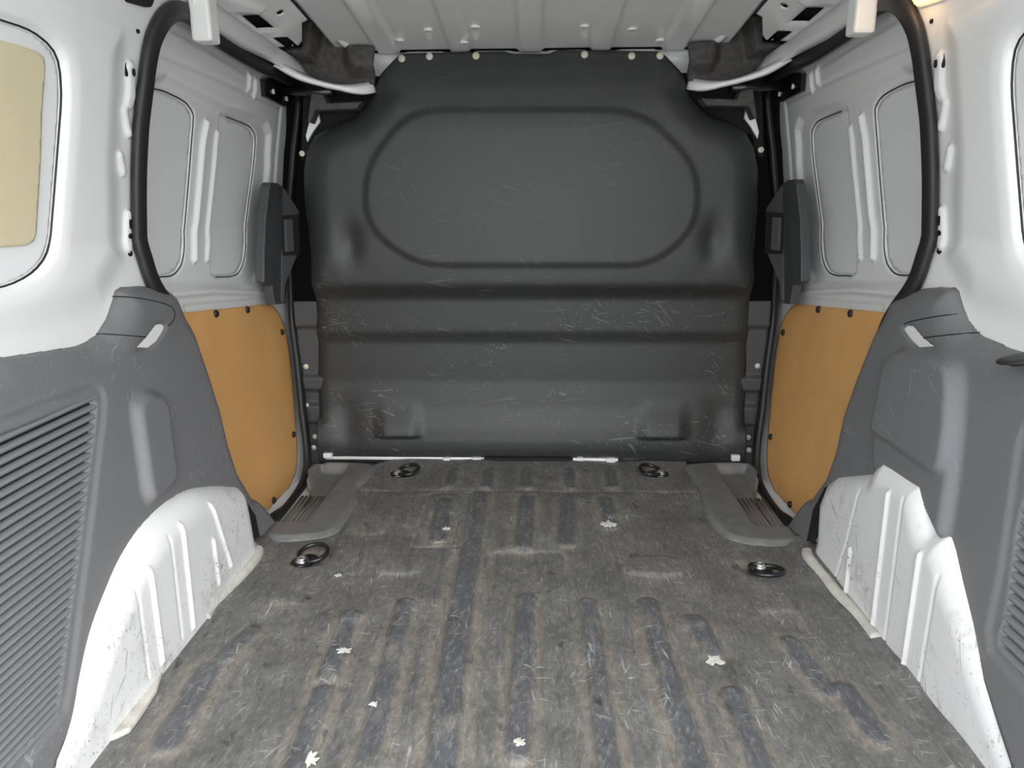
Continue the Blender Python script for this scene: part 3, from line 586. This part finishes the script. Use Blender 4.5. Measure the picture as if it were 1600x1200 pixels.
for s in (-1, 1):
    T = TRIM[s]; xt = XT[s]
    nt_ = len(T['top']); top = np.array([PS(u, v, lambda z, i=i: .725-.022*np.clip((i-(nt_-6))/5, 0, 1), s) for i, (u, v) in enumerate(T['top'])]); frt = PSs(T['front'], xt, s); ar = PSs(T['arch'], xt, s)
    zb = ar[-1, 1]; outl = np.vstack([[(.32, top[0, 1]+.01)], top, frt, ar, [(ar[-1, 0]-.03, -.01), (.32, -.01)]])
    tl = np.vstack([[(.32, top[0, 1]+.01)], top, frt[:1]])
    def tbase(y, z):
        d = sdf(y, z, tl, False); t = np.clip(1-d/.055, 0, 1); e = sdf(y, z, frt[:7], False); t2 = np.clip(1-e/.03, 0, 1)
        return xt(z)+.040*(1-np.sqrt(np.maximum(0, 1-t*t)))+.018*(1-np.sqrt(np.maximum(0, 1-t2*t2)))
    tf = []
    if s < 0:
        fr_ = PSs([(0, 655), (138, 604), (150, 602), (161, 608), (166, 625), (164, 656), (158, 700), (146, 804), (129, 933), (113, 1067), (103, 1113), (60, 1168)], xt, s); fr_ = np.vstack([fr_, [(.38, .03), (.38, fr_[0, 1])]])
        gr_ = PSs([(0, 684), (148, 625), (153, 631), (150, 672), (139, 750), (125, 867), (106, 1000), (95, 1095), (90, 1112), (40, 1163)], xt, s); gr_ = np.vstack([gr_, [(.42, .055), (.42, gr_[0, 1])]])
        bump = rpoly(PSs([(205, 632), (222, 614), (248, 618), (257, 640), (262, 690), (270, 750), (232, 785), (224, 770)], xt, s), .015)
        tf = [plateau(fr_, -.004, .006), plateau(gr_, -.012, .006), plateau(bump, .016, .02)]
        nsl = 33; ends = [((0, 690+17.4*k), (151.5-58*(max(k, 0)/32)**1.15, 628+15.05*k)) for k in np.arange(-.8, nsl)]
    else:
        fr_ = PSs([(1600, 665), (1592, 685), (1588, 704), (1562, 887), (1542, 985), (1546, 1021), (1600, 1079)], xt, s); fr_ = np.vstack([fr_, [(.38, .03), (.38, fr_[0, 1])]])
        gr_ = PSs([(1612, 690), (1600, 775), (1587, 821), (1571, 950), (1558, 1005), (1566, 1022), (1600, 1056)], xt, s); gr_ = np.vstack([gr_, [(.42, .055), (.42, gr_[0, 1])]])
        big = rpoly(PSs([(1396, 568), (1412, 549), (1478, 558), (1502, 572), (1507, 600), (1504, 670), (1494, 760), (1480, 850), (1440, 765), (1395, 735), (1372, 740), (1374, 680)], xt, s), .02)
        upb = rpoly(PSs([(1396, 568), (1412, 549), (1478, 558), (1500, 572), (1503, 600), (1499, 670), (1488, 735), (1476, 739), (1372, 669)], xt, s), .02)
        tf = [plateau(fr_, -.004, .006), plateau(gr_, -.012, .006), plateau(big, .016, .022), plateau(upb, .009, .014)]
        ends = [((1600, 0), (1608-46*(k/17), 722+16.9*k)) for k in np.arange(-1.9, 17.2)]
    bel = PSs([(196, 545), (214, 527), (230, 506), (240, 504), (246, 509), (242, 518), (231, 535), (216, 546)] if s < 0 else [(1478, 543), (1458, 528), (1441, 508), (1430, 507), (1424, 513), (1430, 522), (1440, 535), (1452, 545)], lambda z: xt(z)+.02, s)
    tf.append(plateau(rpoly(bel, .004), -.006, .006))
    rt = root('side_trim', (s*.68, .9, 0)); tag(rt, ('grey plastic side trim with long louvred vent, cream window sheet above' if s < 0 else 'grey plastic side trim with raised box bulge and belt slot below the lamp'), 'side trim')
    VT, F, _, _ = sheet(outl, .0045, lambda a, b, h: (s*h, a, b), tbase, tf, -1)
    mk('moulding', VT, F, 'grey_plastic', rt, face=INSIDE, solid=.004)
    # louvre slats
    sp_ = None; slats = []
    for (l, r) in ends:
        yr, zr_ = PS(r[0], r[1], xt, s); slats.append((yr, zr_))
    pitch = abs(slats[0][1]-slats[-1][1])/(len(slats)-1)
    vent = mk('vent_back', *prism([(s*(xt(z)+.012), y, z) for y, z in gr_], (s*.004, 0, 0)), 'dark_void', rt, smooth=False)
    for yr, zr_ in slats:
        zc = zr_-pitch*.5
        if zc < .06: continue
        prof = []
        for f, hgt in ((-.46, .0005), (-.30, .0055), (0, .0085), (.25, .0080), (.40, .0035), (.44, 0)): prof.append((f*pitch, hgt))
        Vv = []
        for y in (.43, yr+.002):
            for dz, hgt in prof: Vv.append((s*(xt(zc+dz)+.0115-hgt), y, zc+dz))
        n = len(prof); Fv = [(i, i+1, n+i+1, n+i) for i in range(n-1)]+[tuple(range(n)), tuple(range(2*n-1, n-1, -1)), (n-1, 0, n, 2*n-1)]
        mk('slat', Vv, Fv, 'grey_slat', vent, face=INSIDE, smooth=False)
    # belt slot plate and seams
    c = bel.mean(0); bb = rpoly(c+(bel-c)*.90, .004)
    V2, F2, _, _ = sheet(bb, .002, lambda a, b, h: (s*h, a, b), lambda a, b: tbase(a, b)+.0035)
    mk('belt_slot', V2, F2, 'white_paint', rt, face=INSIDE, solid=.003)['label'] = 'bright steel showing through the belt slot'
    seams = [[(191, 463), (215, 467), (240, 473), (254, 479), (259, 488), (257, 500), (248, 509)], [(159, 521), (185, 524), (213, 527)]] if s < 0 else [[(1497, 490), (1470, 496), (1440, 502), (1428, 506)], [(1521, 519), (1490, 524), (1458, 528)]]
    for sm in seams:
        pts = []
        for y, z in spline(PSs(sm, lambda z: xt(z)+.018, s), 5): q = nearV(VT, 1, 2, y, z); pts.append((q[0]-s*.0003, y, z))
        mk('seam', *tube(pts, .0010, .0010, 6, ax=(1, 0, 0)), 'dark_void', rt)
    if s > 0:
        q = P(1592, 562, x=.695)
        hk_ = root('hook_cap', tuple(q)); tag(hk_, 'flat black cap lying on the shoulder of the trim with the raised box', 'cap')
        mk('disc', *lathe(q+np.array([.0, 0, .0]), (-.30, .12, 1), [(.026, 0), (.0275, .0015), (.0265, .003), (.012, .0035), (.002, .0035)], 24), 'black_rubber', hk_)
        mk('stem', *lathe(q+np.array([.006, 0, -.005]), (-.30, .12, 1), [(.016, 0), (.016, .006)]), 'black_rubber', hk_)
# ---- wheel arches
AR = {-1: dict(bot=[(406, 858), (402, 872), (375, 904), (350, 929), (333, 946), (321, 967), (300, 983), (283, 1000), (250, 1042), (221, 1071), (117, 1196)], lines=[[(235, 890), (254, 1035)], [(285, 820), (302, 980)], [(333, 844), (342, 912)], [(331, 788), (361, 884)]], cre=[[(216, 925), (233, 1058)], [(267, 840), (285, 997)]]),
      1: dict(bot=[(1258, 862), (1262, 875), (1296, 917), (1325, 950), (1346, 975), (1367, 1000), (1417, 1062), (1471, 1137), (1517, 1196)], lines=[[(1388, 770), (1362, 995)], [(1437, 865), (1410, 1055)], [(1329, 857), (1322, 925)]], cre=[[(1342, 765), (1322, 850), (1305, 903)], [(1410, 778), (1381, 1012)], [(1463, 900), (1433, 1088)]])}
for s in (-1, 1):
    T = TRIM[s]; xt = XT[s]; xa = (lambda z: .604+.04*np.clip(z, 0, 1)) if s < 0 else (lambda z: .632+.03*np.clip(z, 0, 1))
    ar = PSs(T['arch'], xt, s); c = np.array([1.12, .0]); ex = c+(ar-c)*1.06; ex[:, 1] += .012
    yf = P(*AR[s]['bot'][0], z=0)[1]
    if s < 0: ex = np.vstack([[(yf+.004, -.012), (yf+.006, .03)], ex[1:]])
    else: ex = np.vstack([[(yf+.008, -.012), (yf+.012, .03)], ex[1:]])
    ex = np.vstack([ex[:1], spline(ex[1:], 4)]) if s < 0 else ex
    outl = np.vstack([ex, [(ex[-1, 0]-.10, -.012)]])
    tl = ex[1:]
    def abase(y, z):
        d = sdf(y, z, tl, False); r = .055; t = np.clip(1-d/r, 0, 1); return xa(z)+.055*(1-np.sqrt(np.maximum(0, 1-t*t)))
    fl = [bead(PSs(l, xa, s), .0055, .007) for l in AR[s]['lines']]+[bead(PSs(l, xa, s), -.0025, .005) for l in AR[s]['cre']]
    ra = root('wheel_arch', (s*.63, 1.1, -.01)); tag(ra, ('white steel wheel arch with diagonal beads below the long louvred vent' if s < 0 else 'scratched white steel wheel arch rising in a notch beside the box bulge'), 'wheel arch')
    VA, F, _, _ = sheet(outl, .003, lambda a, b, h: (s*h, a, b), abase, fl, -1)
    mk('arch_panel', VA, F, 'scuffed_white', ra, face=INSIDE, solid=.003)
    # sealant bead at the foot, and a dark strip painting the shade behind
    bz = Pz(AR[s]['bot'][:6], .004); pts = [(x+s*.004, y, .004) for x, y in bz]
    mk('sealant_bead', *tube(spline(pts, 4), .012, .013, 8, ax=(0, 0, 1)), 'sealant', ra)
    if s < 0:
        lp = Pz([(252, 1040), (256, 1052), (246, 1083), (225, 1117), (204, 1146), (154, 1171), (120, 1196), (118, 1192), (221, 1071)], .003)
        mk('floor_flap', *prism([(x, y, .003) for x, y in lp], (-.0, 0, .010)), 'sealant', ra, smooth=False, bevel=.004)
    gp = PSs({-1: [(358, 773), (385, 786), (398, 806), (404, 838), (396, 842), (386, 806)], 1: [(1310, 752), (1290, 762), (1272, 796), (1262, 846), (1270, 846), (1284, 800), (1300, 770)]}[s], lambda z: xt(z)+.001, s)
    mk('arch_gap_shade', *prism([(s*(xt(z)-.0015), y, z) for y, z in gp], (s*.008, 0, 0)), 'dark_void', ra, smooth=False)
